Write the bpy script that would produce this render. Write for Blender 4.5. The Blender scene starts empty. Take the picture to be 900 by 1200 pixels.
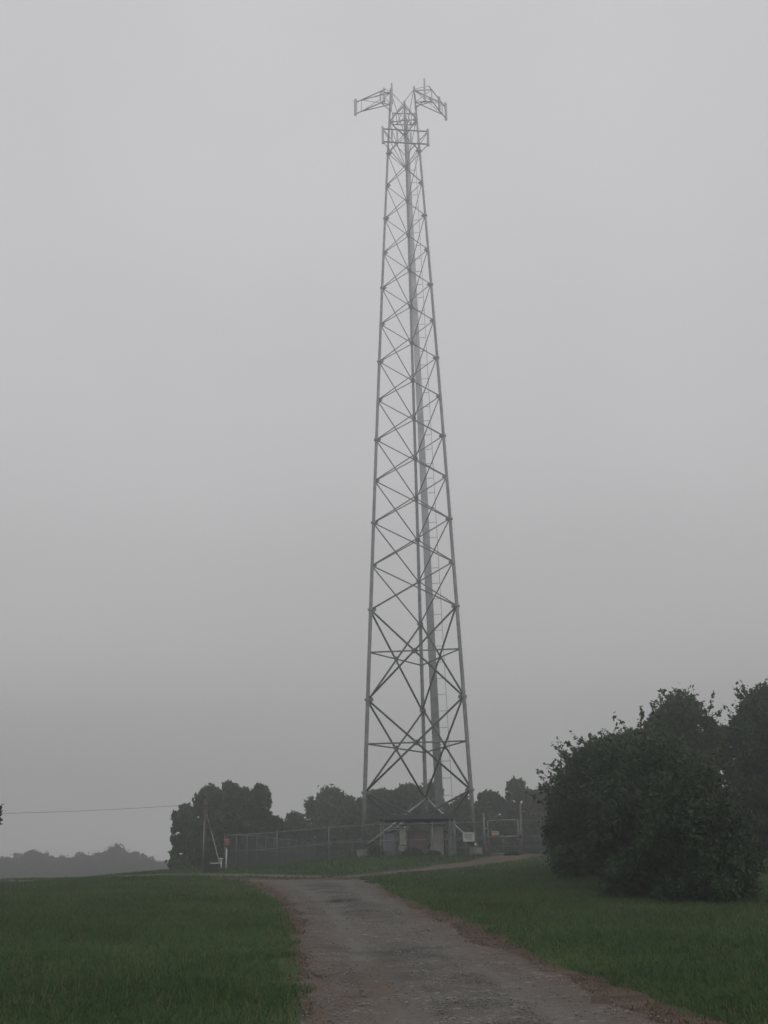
import bpy, math, random
import numpy as np
from mathutils import Vector, Matrix

# ------------------------------------------------------------------ camera, world, sun, exposure
S = bpy.context.scene
COL = S.collection
EYE = 1.6
F, PITCH, ROLL = 1314.4, 0.3259, 0.0159          # focal length in photo pixels (900 x 1200), pitch, roll
cd = bpy.data.cameras.new('camera'); cam = bpy.data.objects.new('camera', cd); COL.objects.link(cam)
cd.sensor_fit = 'VERTICAL'; cd.sensor_height = 36; cd.lens = F / 1200 * 36
cd.clip_start = 0.1; cd.clip_end = 4000
r0 = Vector((1, 0, 0)); u0 = Vector((0, -math.sin(PITCH), math.cos(PITCH))); fw = Vector((0, math.cos(PITCH), math.sin(PITCH)))
rt = r0 * math.cos(ROLL) - u0 * math.sin(ROLL); up = r0 * math.sin(ROLL) + u0 * math.cos(ROLL)
M = Matrix((rt, up, -fw)).transposed().to_4x4(); M.translation = Vector((0, 0, EYE))
cam.matrix_world = M
S.camera = cam

W = bpy.data.worlds.new('World'); S.world = W; W.use_nodes = True
wn = W.node_tree.nodes; wl = W.node_tree.links
for n in list(wn): wn.remove(n)
SUN_EL, SUN_AZ = math.radians(38), math.radians(150)
sky = wn.new('ShaderNodeTexSky'); sky.sky_type = 'NISHITA'; sky.sun_disc = False
sky.sun_elevation = SUN_EL; sky.sun_rotation = SUN_AZ; sky.air_density = 1; sky.dust_density = 5
bw = wn.new('ShaderNodeRGBToBW'); wl.new(sky.outputs[0], bw.inputs[0])
tc = wn.new('ShaderNodeTexCoord'); sp = wn.new('ShaderNodeSeparateXYZ'); wl.new(tc.outputs['Generated'], sp.inputs[0])
ramp = wn.new('ShaderNodeValToRGB'); wl.new(sp.outputs['Z'], ramp.inputs[0])   # luminance of an overcast sky by sine of elevation
cr = ramp.color_ramp; cr.interpolation = 'EASE'
OV = [(0.0, (1.68, 1.68, 1.66)), (0.11, (1.18, 1.18, 1.175)), (0.30, (0.775, 0.77, 0.785)), (0.52, (0.695, 0.69, 0.715)), (1.0, (0.65, 0.65, 0.67))]
while len(cr.elements) < len(OV): cr.elements.new(0.5)
for e, (p, c) in zip(cr.elements, OV): e.position = p; e.color = (*c, 1)
cl = wn.new('ShaderNodeTexNoise'); cl.inputs['Scale'].default_value = 2.6; cl.inputs['Detail'].default_value = 4; wl.new(tc.outputs['Generated'], cl.inputs[0])
clm = wn.new('ShaderNodeMapRange'); clm.inputs['To Min'].default_value = 8.6; clm.inputs['To Max'].default_value = 11.4
wl.new(cl.outputs[0], clm.inputs[0])
sc = wn.new('ShaderNodeVectorMath'); sc.operation = 'SCALE'; wl.new(ramp.outputs[0], sc.inputs[0]); wl.new(clm.outputs[0], sc.inputs['Scale'])
mx = wn.new('ShaderNodeMix'); mx.data_type = 'RGBA'; mx.inputs[0].default_value = 0.03
wl.new(sc.outputs[0], mx.inputs['A']); wl.new(bw.outputs[0], mx.inputs['B'])
bg = wn.new('ShaderNodeBackground'); bg.inputs['Strength'].default_value = 0.1; wl.new(mx.outputs['Result'], bg.inputs[0])
wo = wn.new('ShaderNodeOutputWorld'); wl.new(bg.outputs[0], wo.inputs[0])

sd = bpy.data.lights.new('sun', 'SUN'); sd.energy = 0.5; sd.angle = math.radians(40); sd.color = (1, .98, .95)
so = bpy.data.objects.new('sun', sd); COL.objects.link(so)
so.rotation_euler = (math.pi / 2 - SUN_EL, 0, math.pi - SUN_AZ)
S.view_settings.view_transform = 'Standard'; S.view_settings.look = 'None'
S.view_settings.exposure = 0; S.view_settings.gamma = 1
HAZE_DENSITY = 0.0054

# ------------------------------------------------------------------ helpers
def sstep(a, b, x):
    t = np.clip((np.asarray(x, float) - a) / (b - a), 0, 1); return t * t * (3 - 2 * t)

def g(x, y):
    """height of the ground: a slope that climbs to a small plateau and falls away to the left and behind"""
    x = np.asarray(x, float); y = np.asarray(y, float)
    side = sstep(-17, -10.5, x)
    cap = 57 + 22 * side
    w = 10.0
    t = (y - cap) / w
    soft = y - w * np.logaddexp(0, t)                      # smooth min(y, cap)
    h = 0.046 * soft
    h = h + .45 * sstep(52, 66, y) * sstep(-9, 0, x)
    h = h - 0.0125 * np.maximum(0, y - 100) * (1 - sstep(300, 420, y))
    h = h + .05 * np.sin(x * .31 + y * .17) * np.sin(y * .23 - x * .11) * sstep(14, 30, y)
    return h

def gz(x, y): return float(g(x, y))

def ray(px, py):
    a, b = px - 450, 600 - py
    d = rt * a + up * b + fw * F
    return d
def at(px, py, Y):
    """world point seen at photo pixel (px, py), Y metres in front"""
    d = ray(px, py); return Vector((0, 0, EYE)) + d * (Y / d.y)
def on_ground(px, py):
    d = ray(px, py); lo = 4.0
    prev = lo
    for i in range(2000):
        Y = lo + i * .1
        p = Vector((0, 0, EYE)) + d * (Y / d.y)
        if p.z <= gz(p.x, p.y): return p
    return p

def vnoise(x, y, s, seed=0):
    """smooth value noise, numpy"""
    x = np.asarray(x, float) * s + seed * 17.3; y = np.asarray(y, float) * s + seed * 9.1
    xi = np.floor(x); yi = np.floor(y); fx = x - xi; fy = y - yi
    fx = fx * fx * (3 - 2 * fx); fy = fy * fy * (3 - 2 * fy)
    def h(a, b):
        v = np.sin(a * 127.1 + b * 311.7 + seed * 74.7) * 43758.5453; return v - np.floor(v)
    return (h(xi, yi) * (1 - fx) + h(xi + 1, yi) * fx) * (1 - fy) + (h(xi, yi + 1) * (1 - fx) + h(xi + 1, yi + 1) * fx) * fy

def tag(o, label=None, cat=None, group=None, kind=None):
    if label: o['label'] = label
    if cat: o['category'] = cat
    if group: o['group'] = group
    if kind: o['kind'] = kind
    return o

def empty(name, loc, label=None, cat=None, group=None, rz=0):
    o = bpy.data.objects.new(name, None); COL.objects.link(o); o.location = loc; o.rotation_euler = (0, 0, rz)
    o.empty_display_size = .3
    return tag(o, label, cat, group)

ROOTS = {}
def link_mesh(name, me, mat, parent=None, smooth=False):
    if mat and not me.materials: me.materials.append(mat)
    o = bpy.data.objects.new(name, me); COL.objects.link(o)
    if parent: o.parent = parent
    if smooth: me.polygons.foreach_set('use_smooth', [True] * len(me.polygons))
    return o

def np_mesh(name, V, Fc, n):
    """mesh from arrays, all faces with n corners"""
    me = bpy.data.meshes.new(name); V = np.asarray(V, np.float32); Fc = np.asarray(Fc, np.int32)
    me.vertices.add(len(V)); me.vertices.foreach_set('co', V.ravel())
    me.loops.add(Fc.size); me.loops.foreach_set('vertex_index', Fc.ravel())
    k = len(Fc); me.polygons.add(k)
    me.polygons.foreach_set('loop_start', np.arange(k, dtype=np.int32) * n)
    me.polygons.foreach_set('loop_total', np.full(k, n, np.int32))
    me.update(calc_edges=True); return me

class MB:
    """collects simple shapes; build() links them as one mesh object"""
    def __init__(s): s.v = []; s.f = []
    def box(s, c, d, rz=0, M3=None, taper=1.0):
        b = len(s.v); cx, cy, cz = c; hx, hy, hz = d[0] / 2, d[1] / 2, d[2] / 2
        for k in (-1, 1):
            t = taper if k > 0 else 1
            for (i, j) in ((-1, -1), (1, -1), (1, 1), (-1, 1)):
                p = Vector((i * hx * t, j * hy * t, k * hz))
                if M3: p = M3 @ p
                elif rz: p = Matrix.Rotation(rz, 3, 'Z') @ p
                s.v.append((cx + p.x, cy + p.y, cz + p.z))
        s.f += [(b, b + 3, b + 2, b + 1), (b + 4, b + 5, b + 6, b + 7)]
        for i in range(4): j = (i + 1) % 4; s.f.append((b + i, b + j, b + 4 + j, b + 4 + i))
        return s
    def bar(s, a, b_, w, t=None, ref=(0, 0, 1)):
        """rectangular bar from a to b"""
        a = Vector(a); b_ = Vector(b_); t = t or w
        z = (b_ - a).normalized(); r = Vector(ref)
        if abs(z.dot(r)) > .99: r = Vector((1, 0, 0))
        x = z.cross(r).normalized(); y = z.cross(x)
        m = Matrix((x, y, z)).transposed()
        return s.box((a + b_) / 2, (w, t, (b_ - a).length), M3=m)
    def tube(s, pts, rad, n=8, cap=True):
        pts = [Vector(p) for p in pts]
        if not hasattr(rad, '__len__'): rad = [rad] * len(pts)
        b = len(s.v)
        x = None
        for i, p in enumerate(pts):
            d = (pts[min(i + 1, len(pts) - 1)] - pts[max(i - 1, 0)]).normalized()
            if x is None:
                r = Vector((0, 0, 1)) if abs(d.z) < .9 else Vector((1, 0, 0))
                x = d.cross(r).normalized()
            else: x = (x - d * x.dot(d)).normalized()
            y = d.cross(x)
            for k in range(n):
                a = 2 * math.pi * k / n; q = p + (x * math.cos(a) + y * math.sin(a)) * rad[i]; s.v.append(tuple(q))
        for i in range(len(pts) - 1):
            for k in range(n):
                k2 = (k + 1) % n; s.f.append((b + i * n + k, b + i * n + k2, b + (i + 1) * n + k2, b + (i + 1) * n + k))
        if cap:
            s.f.append(tuple(b + k for k in reversed(range(n)))); e = b + (len(pts) - 1) * n; s.f.append(tuple(e + k for k in range(n)))
        return s
    def prism(s, poly, h0, h1, fn):
        """polygon extruded; fn(u, v, h) gives the world point"""
        b = len(s.v); n = len(poly)
        for h in (h0, h1):
            for u, v in poly: s.v.append(tuple(fn(u, v, h)))
        s.f.append(tuple(b + k for k in reversed(range(n)))); s.f.append(tuple(b + n + k for k in range(n)))
        for i in range(n): j = (i + 1) % n; s.f.append((b + i, b + j, b + n + j, b + n + i))
        return s
    def build(s, name, mat, parent=None, smooth=False, origin=None):
        me = bpy.data.meshes.new(name)
        o0 = Vector(origin) if origin is not None else (Vector(parent_world(parent)) if parent else None)
        v = s.v
        if o0 is not None: v = [(a - o0.x, b - o0.y, c - o0.z) for a, b, c in v]
        me.from_pydata(v, [], s.f); me.update()
        o = link_mesh(name, me, mat, parent, smooth)
        if parent is None and o0 is not None: o.location = o0
        return o

def parent_world(p):
    v = Vector((0, 0, 0))
    while p is not None: v += p.location; p = p.parent
    return v

# ------------------------------------------------------------------ materials
MT = {}
def mat(name, col, rough=.7, metal=0., var=.12, scale=6., bump=0., bscale=40., col2=None, spec=None, detail=5):
    m = bpy.data.materials.new(name); m.use_nodes = True; nt = m.node_tree; N = nt.nodes; L = nt.links
    b = N['Principled BSDF']; b.inputs['Roughness'].default_value = rough; b.inputs['Metallic'].default_value = metal
    if spec is not None: b.inputs['Specular IOR Level'].default_value = spec
    t = N.new('ShaderNodeTexCoord'); no = N.new('ShaderNodeTexNoise'); no.inputs['Scale'].default_value = scale; no.inputs['Detail'].default_value = detail
    L.new(t.outputs['Object'], no.inputs[0])
    c2 = col2 or tuple(max(0, c * (1 - 2 * var)) for c in col); c1 = tuple(min(1, c * (1 + 2 * var)) for c in col) if not col2 else col
    r = N.new('ShaderNodeValToRGB'); r.color_ramp.elements[0].position = .33; r.color_ramp.elements[1].position = .67
    r.color_ramp.elements[0].color = (*c2, 1); r.color_ramp.elements[1].color = (*c1, 1)
    L.new(no.outputs[0], r.inputs[0]); L.new(r.outputs[0], b.inputs['Base Color'])
    if bump:
        n2 = N.new('ShaderNodeTexNoise'); n2.inputs['Scale'].default_value = bscale; n2.inputs['Detail'].default_value = 6
        L.new(t.outputs['Object'], n2.inputs[0]); bu = N.new('ShaderNodeBump'); bu.inputs['Strength'].default_value = bump; bu.inputs['Distance'].default_value = .02
        L.new(n2.outputs[0], bu.inputs['Height']); L.new(bu.outputs[0], b.inputs['Normal'])
    MT[name] = m; return m

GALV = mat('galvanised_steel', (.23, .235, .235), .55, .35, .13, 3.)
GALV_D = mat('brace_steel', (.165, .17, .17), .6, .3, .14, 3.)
STEEL_DK = mat('dark_lower_steel', (.07, .074, .075), .65, .25, .18, 3.)  # darker steel for braces of the lowest panels
GALV_L = mat('pale_steel_lit_brace', (.36, .38, .38), .5, .3, .1, 4.)
COAX = mat('cable_jacket', (.52, .53, .56), .6, 0, .08, 1.5)
COAXD = mat('black_jacket', (.035, .035, .038), .6, 0, .1, 2)
ANT = mat('antenna_shell', (.34, .35, .36), .5, 0, .05, 5)
FGAL = mat('dull_fence_steel', (.19, .195, .19), .7, .2, .12, 3)
DARKW = mat('weathered_wire', (.075, .08, .085), .7, .2, .1, 3)
CONC = mat('concrete', (.27, .26, .24), .9, 0, .15, 5, .3, 60)
ROOFM = mat('dark_roof_sheet', (.05, .056, .06), .75, .1, .15, 3)
CABG = mat('blue_grey_cabinet', (.15, .175, .20), .6, .1, .08, 3)
CABB = mat('beige_cabinet', (.27, .27, .24), .65, 0, .1, 3)
CABR = mat('brown_cabinet', (.16, .135, .12), .7, 0, .12, 3)
CABL = mat('pale_green_cabinet', (.34, .38, .31), .65, 0, .1, 3)
DARK = mat('dark_metal', (.03, .032, .033), .7, .1, .1, 5)
SIGNW = mat('sign_white', (.45, .47, .43), .6, 0, .08, 4)
SIGNY = mat('sign_cream', (.42, .40, .28), .6, 0, .08, 4)
SIGNR = mat('sign_red', (.18, .045, .035), .6, 0, .1, 4)
INK = mat('sign_ink', (.06, .065, .06), .7, 0, .05, 4)
REDM = mat('marker_red', (.19, .09, .07), .6, 0, .12, 9)
WHITEP = mat('white_post_plastic', (.55, .56, .53), .6, 0, .07, 6)
WOOD = mat('pole_wood', (.075, .062, .052), .9, 0, .2, 3, .4, 30)
BARK = mat('bark', (.052, .050, .042), .95, 0, .25, 4, .6, 18)
TWIG = mat('twig', (.085, .07, .055), .95, 0, .2, 8)
GREENBOX = mat('dark_green_box', (.028, .036, .03), .65, 0, .1, 5)
INSUL = mat('insulator', (.2, .15, .12), .35, 0, .1, 5)
STONE = mat('gravel_stone', (.24, .228, .21), .9, 0, .3, 1.7, .3, 60, col2=(.12, .11, .10))
DEADM = mat('dead_leaf', (.15, .085, .055), .95, 0, .3, 2.3, col2=(.065, .042, .03))

def leaf_mat(name, dark, light, scale=.45, fine=7., transl=.15):
    m = bpy.data.materials.new(name); m.use_nodes = True; nt = m.node_tree; N = nt.nodes; L = nt.links
    b = N['Principled BSDF']; b.inputs['Roughness'].default_value = .75; b.inputs['Specular IOR Level'].default_value = .2
    ge = N.new('ShaderNodeNewGeometry')
    n1 = N.new('ShaderNodeTexNoise'); n1.inputs['Scale'].default_value = scale; n1.inputs['Detail'].default_value = 3; L.new(ge.outputs['Position'], n1.inputs[0])
    n2 = N.new('ShaderNodeTexNoise'); n2.inputs['Scale'].default_value = fine; n2.inputs['Detail'].default_value = 2; L.new(ge.outputs['Position'], n2.inputs[0])
    ad = N.new('ShaderNodeMath'); ad.operation = 'ADD'; L.new(n1.outputs[0], ad.inputs[0]); L.new(n2.outputs[0], ad.inputs[1])
    mr = N.new('ShaderNodeMapRange'); mr.inputs['From Min'].default_value = .72; mr.inputs['From Max'].default_value = 1.28; L.new(ad.outputs[0], mr.inputs[0])
    mi = N.new('ShaderNodeMix'); mi.data_type = 'RGBA'; mi.inputs['A'].default_value = (*dark, 1); mi.inputs['B'].default_value = (*light, 1)
    L.new(mr.outputs[0], mi.inputs[0]); L.new(mi.outputs['Result'], b.inputs['Base Color'])
    tr = N.new('ShaderNodeBsdfTranslucent'); L.new(mi.outputs['Result'], tr.inputs[0])
    ms = N.new('ShaderNodeMixShader'); ms.inputs[0].default_value = transl; L.new(b.outputs[0], ms.inputs[1]); L.new(tr.outputs[0], ms.inputs[2])
    L.new(ms.outputs[0], N['Material Output'].inputs[0]); return m
LEAF_A = leaf_mat('oak_leaves', (.028, .058, .022), (.068, .120, .046))
LEAF_B = leaf_mat('hedge_leaves', (.018, .040, .019), (.052, .098, .040), .8, 9)
LEAF_C = leaf_mat('far_leaves', (.034, .066, .030), (.074, .118, .050), .12, 2)
LEAF_D = leaf_mat('yellowing_leaves', (.038, .052, .024), (.085, .10, .042))
BLADE = leaf_mat('grass_blade', (.042, .082, .030), (.092, .150, .054), .35, 14, .25)
BLADE_DRY = leaf_mat('dry_blade', (.11, .11, .055), (.20, .19, .10), .6, 11, .2)

# ground: grass sward with bare reddish verge along the drive (vertex attribute 'verge')
def ground_mat():
    m = bpy.data.materials.new('grass_ground'); m.use_nodes = True; nt = m.node_tree; N = nt.nodes; L = nt.links
    b = N['Principled BSDF']; b.inputs['Roughness'].default_value = .95; b.inputs['Specular IOR Level'].default_value = .1
    ge = N.new('ShaderNodeNewGeometry')
    def noise(s, d=5):
        n = N.new('ShaderNodeTexNoise'); n.inputs['Scale'].default_value = s; n.inputs['Detail'].default_value = d; L.new(ge.outputs['Position'], n.inputs[0]); return n
    def mixc(fac, A, B):
        k = N.new('ShaderNodeMix'); k.data_type = 'RGBA'
        L.new(fac, k.inputs[0])
        for nm, c in (('A', A), ('B', B)):
            if isinstance(c, tuple): k.inputs[nm].default_value = (*c, 1)
            else: L.new(c, k.inputs[nm])
        return k.outputs['Result']
    def rng(o, a, b_):
        r = N.new('ShaderNodeMapRange'); r.inputs['From Min'].default_value = a; r.inputs['From Max'].default_value = b_; L.new(o, r.inputs[0]); return r.outputs[0]
    grass = mixc(rng(noise(.35, 6).outputs[0], .35, .65), (.032, .060, .024), (.062, .098, .038))
    grass = mixc(rng(noise(9, 4).outputs[0], .35, .7), grass, (.050, .078, .032))
    dirt = mixc(rng(noise(2.5, 6).outputs[0], .35, .65), (.06, .042, .032), (.125, .085, .062))
    dirt = mixc(rng(noise(30, 3).outputs[0], .5, .7), dirt, (.13, .11, .095))
    at_ = N.new('ShaderNodeAttribute'); at_.attribute_name = 'verge'
    ad = N.new('ShaderNodeMath'); ad.operation = 'ADD'; L.new(at_.outputs['Fac'], ad.inputs[0])
    nn = rng(noise(3.2, 6).outputs[0], .3, .7); sb = N.new('ShaderNodeMath'); sb.operation = 'MULTIPLY_ADD'; L.new(nn, sb.inputs[0]); sb.inputs[1].default_value = .8; sb.inputs[2].default_value = -.4
    L.new(sb.outputs[0], ad.inputs[1])
    c = mixc(rng(ad.outputs[0], .4, .6), grass, dirt)
    L.new(c, b.inputs['Base Color'])
    bu = N.new('ShaderNodeBump'); bu.inputs['Strength'].default_value = .6; bu.inputs['Distance'].default_value = .04; L.new(noise(14, 6).outputs[0], bu.inputs['Height']); L.new(bu.outputs[0], b.inputs['Normal'])
    return m
GROUND = ground_mat()

def road_mat():
    m = bpy.data.materials.new('gravel_surface'); m.use_nodes = True; nt = m.node_tree; N = nt.nodes; L = nt.links
    b = N['Principled BSDF']; b.inputs['Roughness'].default_value = .92; b.inputs['Specular IOR Level'].default_value = .2
    ge = N.new('ShaderNodeNewGeometry')
    def noise(s, d=5, v=None):
        n = N.new('ShaderNodeTexNoise'); n.inputs['Scale'].default_value = s; n.inputs['Detail'].default_value = d
        L.new(v or ge.outputs['Position'], n.inputs[0]); return n.outputs[0]
    def rng(o, a, b_, c=0, d=1):
        r = N.new('ShaderNodeMapRange'); r.inputs['From Min'].default_value = a; r.inputs['From Max'].default_value = b_; r.inputs['To Min'].default_value = c; r.inputs['To Max'].default_value = d; L.new(o, r.inputs[0]); return r.outputs[0]
    def mixc(fac, A, B, bt='MIX'):
        k = N.new('ShaderNodeMix'); k.data_type = 'RGBA'; k.blend_type = bt
        if isinstance(fac, float): k.inputs[0].default_value = fac
        else: L.new(fac, k.inputs[0])
        for nm, c in (('A', A), ('B', B)):
            if isinstance(c, tuple): k.inputs[nm].default_value = (*c, 1)
            else: L.new(c, k.inputs[nm])
        return k.outputs['Result']
    vo = N.new('ShaderNodeTexVoronoi'); vo.inputs['Scale'].default_value = 38; L.new(ge.outputs['Position'], vo.inputs['Vector'])
    sx = N.new('ShaderNodeSeparateXYZ'); L.new(vo.outputs['Color'], sx.inputs[0])
    peb = mixc(rng(sx.outputs[0], 0, 1), (.088, .078, .066), (.188, .173, .150))
    v2 = N.new('ShaderNodeTexVoronoi'); v2.inputs['Scale'].default_value = 17; L.new(ge.outputs['Position'], v2.inputs['Vector'])
    s2 = N.new('ShaderNodeSeparateXYZ'); L.new(v2.outputs['Color'], s2.inputs[0])
    peb = mixc(rng(s2.outputs[1], .86, .9), peb, (.27, .265, .26))
    peb = mixc(rng(noise(2.2, 6), .36, .66), peb, (.115, .104, .090))
    peb = mixc(rng(noise(.7, 5), .52, .68), peb, (.072, .067, .060))
    att = N.new('ShaderNodeAttribute'); att.attribute_name = 'track'
    tn = N.new('ShaderNodeMath'); tn.operation = 'MULTIPLY'; L.new(att.outputs['Fac'], tn.inputs[0]); L.new(rng(noise(1.1, 5), .3, .7), tn.inputs[1])
    c = mixc(tn.outputs[0], peb, (.165, .156, .138))
    ac = N.new('ShaderNodeAttribute'); ac.attribute_name = 'clay'
    cm = N.new('ShaderNodeMath'); cm.operation = 'MULTIPLY'; L.new(ac.outputs['Fac'], cm.inputs[0]); L.new(rng(noise(2.7, 7), .38, .62), cm.inputs[1])
    c = mixc(cm.outputs[0], c, (.130, .092, .068))
    aw = N.new('ShaderNodeAttribute'); aw.attribute_name = 'damp'
    wm = N.new('ShaderNodeMath'); wm.operation = 'MULTIPLY'; L.new(aw.outputs['Fac'], wm.inputs[0]); L.new(rng(noise(4, 5), .3, .6), wm.inputs[1])
    c = mixc(wm.outputs[0], c, (.028, .025, .022))
    L.new(c, b.inputs['Base Color'])
    bu = N.new('ShaderNodeBump'); bu.inputs['Strength'].default_value = .7; bu.inputs['Distance'].default_value = .02; L.new(vo.outputs['Distance'], bu.inputs['Height']); bu.invert = True
    b2 = N.new('ShaderNodeBump'); b2.inputs['Strength'].default_value = .5; b2.inputs['Distance'].default_value = .05; L.new(noise(6, 6), b2.inputs['Height']); L.new(bu.outputs[0], b2.inputs['Normal'])
    L.new(b2.outputs[0], b.inputs['Normal'])
    return m
ROADM = road_mat()

# ------------------------------------------------------------------ ground and gravel drive
def gp(pts): return np.array([tuple(on_ground(*p))[:2] for p in pts])
GRAV_L = gp([(352, 1300), (364, 1188), (362, 1143), (358, 1099), (351, 1063), (322, 1040), (285, 1031)])
GRAV_R = gp([(960, 1300), (750, 1188), (713, 1172), (633, 1137), (558, 1105), (500, 1072), (448, 1043), (428, 1031)])
GRAS_L = gp([(335, 1300), (347, 1188), (340, 1134), (335, 1085), (318, 1054), (284, 1034), (240, 1029)])
GRAS_R = gp([(1100, 1300), (811, 1185), (722, 1148), (647, 1128), (589, 1094), (500, 1061), (450, 1040), (418, 1029)])
def clean(a, b, far=None): return np.vstack([a, b[::-1]])
# side branches along the crest: to the gate on the right, out of sight over the crest on the left
BR = np.array([(-2.2, 48.0), (-1.2, 50.0), (0.6, 53.0), (3.0, 57.0), (5.3, 60.5), (7.2, 64.5), (7.4, 71.0)])
BL = np.array([(-3.8, 49.5), (-7.0, 52.0), (-11.0, 54.5), (-17.0, 58.0), (-24, 64.0)])
def left_top():
    return GRAV_L
def seg_dist(P, A, B):
    d = B - A; t = np.clip(((P - A) @ d) / (d @ d), 0, 1); q = A + t[:, None] * d; return np.hypot(*(P - q).T)
def poly_dist(P, line): return np.min([seg_dist(P, line[i], line[i + 1]) for i in range(len(line) - 1)], axis=0)
def inside(P, poly):
    x, y = P.T; c = np.zeros(len(P), bool); n = len(poly)
    for i in range(n):
        x1, y1 = poly[i]; x2, y2 = poly[(i + 1) % n]
        k = ((y1 > y) != (y2 > y)) & (x < (x2 - x1) * (y - y1) / ((y2 - y1) if y2 != y1 else 1e-9) + x1); c ^= k
    return c
BACK = [(GRAV_R[0][0] - .2, -14.0), (GRAV_L[0][0] + .1, -14.0)]
def sdist(P, Lf, Rt, wid):
    poly = np.vstack([Lf, Rt[::-1], np.array([(Rt[0][0], -14.0), (Lf[0][0], -14.0)])])
    edge = np.vstack([poly, poly[:1]])
    d = poly_dist(P, edge); d = np.where(inside(P, poly), -d, d)
    br = np.min([seg_dist(P, BR[i], BR[i + 1]) - (wid - 1.02 + .17 * i) for i in range(len(BR) - 1)], axis=0); bl = poly_dist(P, BL) - wid * .75
    k = .6
    def smin(a, b): h = np.clip(.5 + .5 * (b - a) / k, 0, 1); return b * (1 - h) + a * h - k * h * (1 - h)
    return smin(smin(d, br), bl)
def road_sd(P): return sdist(P, GRAV_L, GRAV_R, 1.35)
def verge_sd(P): return sdist(P, GRAS_L, GRAS_R, 1.75)

def graded(a, b, lo, hi, step, far):
    core = np.arange(lo, hi + 1e-6, step); out = [core]
    x = hi; s = step; o = []
    while x < b: s *= 1.18; x += s; o.append(min(x, b))
    x = lo; s = step; p = []
    while x > a: s *= 1.18; x -= s; p.append(max(x, a))
    return np.array(p[::-1] + list(core) + o)
gx = graded(-430, 430, -14, 14, .25, 0); gy = graded(-120, 430, 4, 74, .25, 0)
X, Y = np.meshgrid(gx, gy); P2 = np.c_[X.ravel(), Y.ravel()]
Z = g(P2[:, 0], P2[:, 1]) + .02 * (vnoise(P2[:, 0], P2[:, 1], 1.3, 3) - .5) * (np.abs(P2[:, 0]) < 30)
vs = np.full(len(P2), 9.0); near = (np.abs(P2[:, 0]) < 30) & (P2[:, 1] > -20) & (P2[:, 1] < 80)
vs[near] = verge_sd(P2[near])
rs = np.full(len(P2), 9.0); rs[near] = road_sd(P2[near])
Z = Z - .05 * (1 - sstep(-.35, .05, rs))                  # the bed under the gravel is cut a little lower
nx, ny = len(gx), len(gy)
I = np.arange(nx * ny).reshape(ny, nx)
FQ = np.stack([I[:-1, :-1], I[:-1, 1:], I[1:, 1:], I[1:, :-1]], -1).reshape(-1, 4)
me = np_mesh('ground', np.c_[P2, Z], FQ, 4)
a = me.attributes.new('verge', 'FLOAT', 'POINT'); a.data.foreach_set('value', (1 - sstep(-.32, .14, vs)).astype(np.float32))
tag(link_mesh('ground', me, GROUND, smooth=True), kind='structure')

rx = np.arange(-25, 12.01, .11); ry = np.concatenate([np.arange(-14, 8, .3), np.arange(8, 30, .09), np.arange(30, 73, .16)])
X, Y = np.meshgrid(rx, ry); P2 = np.c_[X.ravel(), Y.ravel()]; sdv = road_sd(P2)
sdn = sdv + (vnoise(P2[:, 0], P2[:, 1], 1.1, 1) - .5) * .45 + (vnoise(P2[:, 0], P2[:, 1], 4.3, 2) - .5) * .22
mid_l = np.interp(P2[:, 1], GRAV_L[:, 1], GRAV_L[:, 0]); mid_r = np.interp(P2[:, 1], GRAV_R[:, 1], GRAV_R[:, 0])
u = (P2[:, 0] - mid_l) / np.maximum(mid_r - mid_l, .5)
track = (np.exp(-((u - .27) / .09) ** 2) + np.exp(-((u - .75) / .09) ** 2)) * (P2[:, 1] < 50)
dip = np.exp(-(((P2[:, 0] + 1.05) / .75) ** 2 + ((P2[:, 1] - 31.2) / .55) ** 2))
pot = on_ground(402, 1056)
dip = np.exp(-(((P2[:, 0] - pot.x) / .42) ** 2 + ((P2[:, 1] - pot.y) / .95) ** 2) * 1.6)
Zr = g(P2[:, 0], P2[:, 1]) + .018 - .09 * sstep(-.1, .25, sdn) - .02 * track + .012 * (vnoise(P2[:, 0], P2[:, 1], 2.2, 5) - .5) - .05 * dip
Zr += .012 * (vnoise(P2[:, 0], P2[:, 1], 9.0, 7) - .5)
nx, ny = len(rx), len(ry); I = np.arange(nx * ny).reshape(ny, nx)
FQ = np.stack([I[:-1, :-1], I[:-1, 1:], I[1:, 1:], I[1:, :-1]], -1).reshape(-1, 4)
FQ = FQ[(sdn[FQ] < .35).all(1)]
used = np.unique(FQ); rem = np.full(len(P2), -1); rem[used] = np.arange(len(used))
me = np_mesh('gravel_drive', np.c_[P2, Zr][used], rem[FQ], 4)
clay = sstep(-.75, -.05, sdv) * .8 + np.exp(-((P2[:, 1] - 12.3) / 1.3) ** 2) * sstep(-1.2, 0, P2[:, 0]) * .0
clay += .75 * sstep(.55, .7, vnoise(P2[:, 0] * .6, P2[:, 1] * .35, .9, 11)) * (P2[:, 1] < 16)
clay += 1.0 * sstep(50, 54, P2[:, 1]) * (P2[:, 0] > 2)
for nm, v in (('track', track), ('clay', np.clip(clay, 0, 1)), ('damp', np.clip(dip * 4, 0, 1))):
    a = me.attributes.new(nm, 'FLOAT', 'POINT'); a.data.foreach_set('value', v[used].astype(np.float32))
tag(link_mesh('gravel_drive', me, ROADM, smooth=True), kind='structure')

rng = np.random.default_rng(5)
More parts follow.
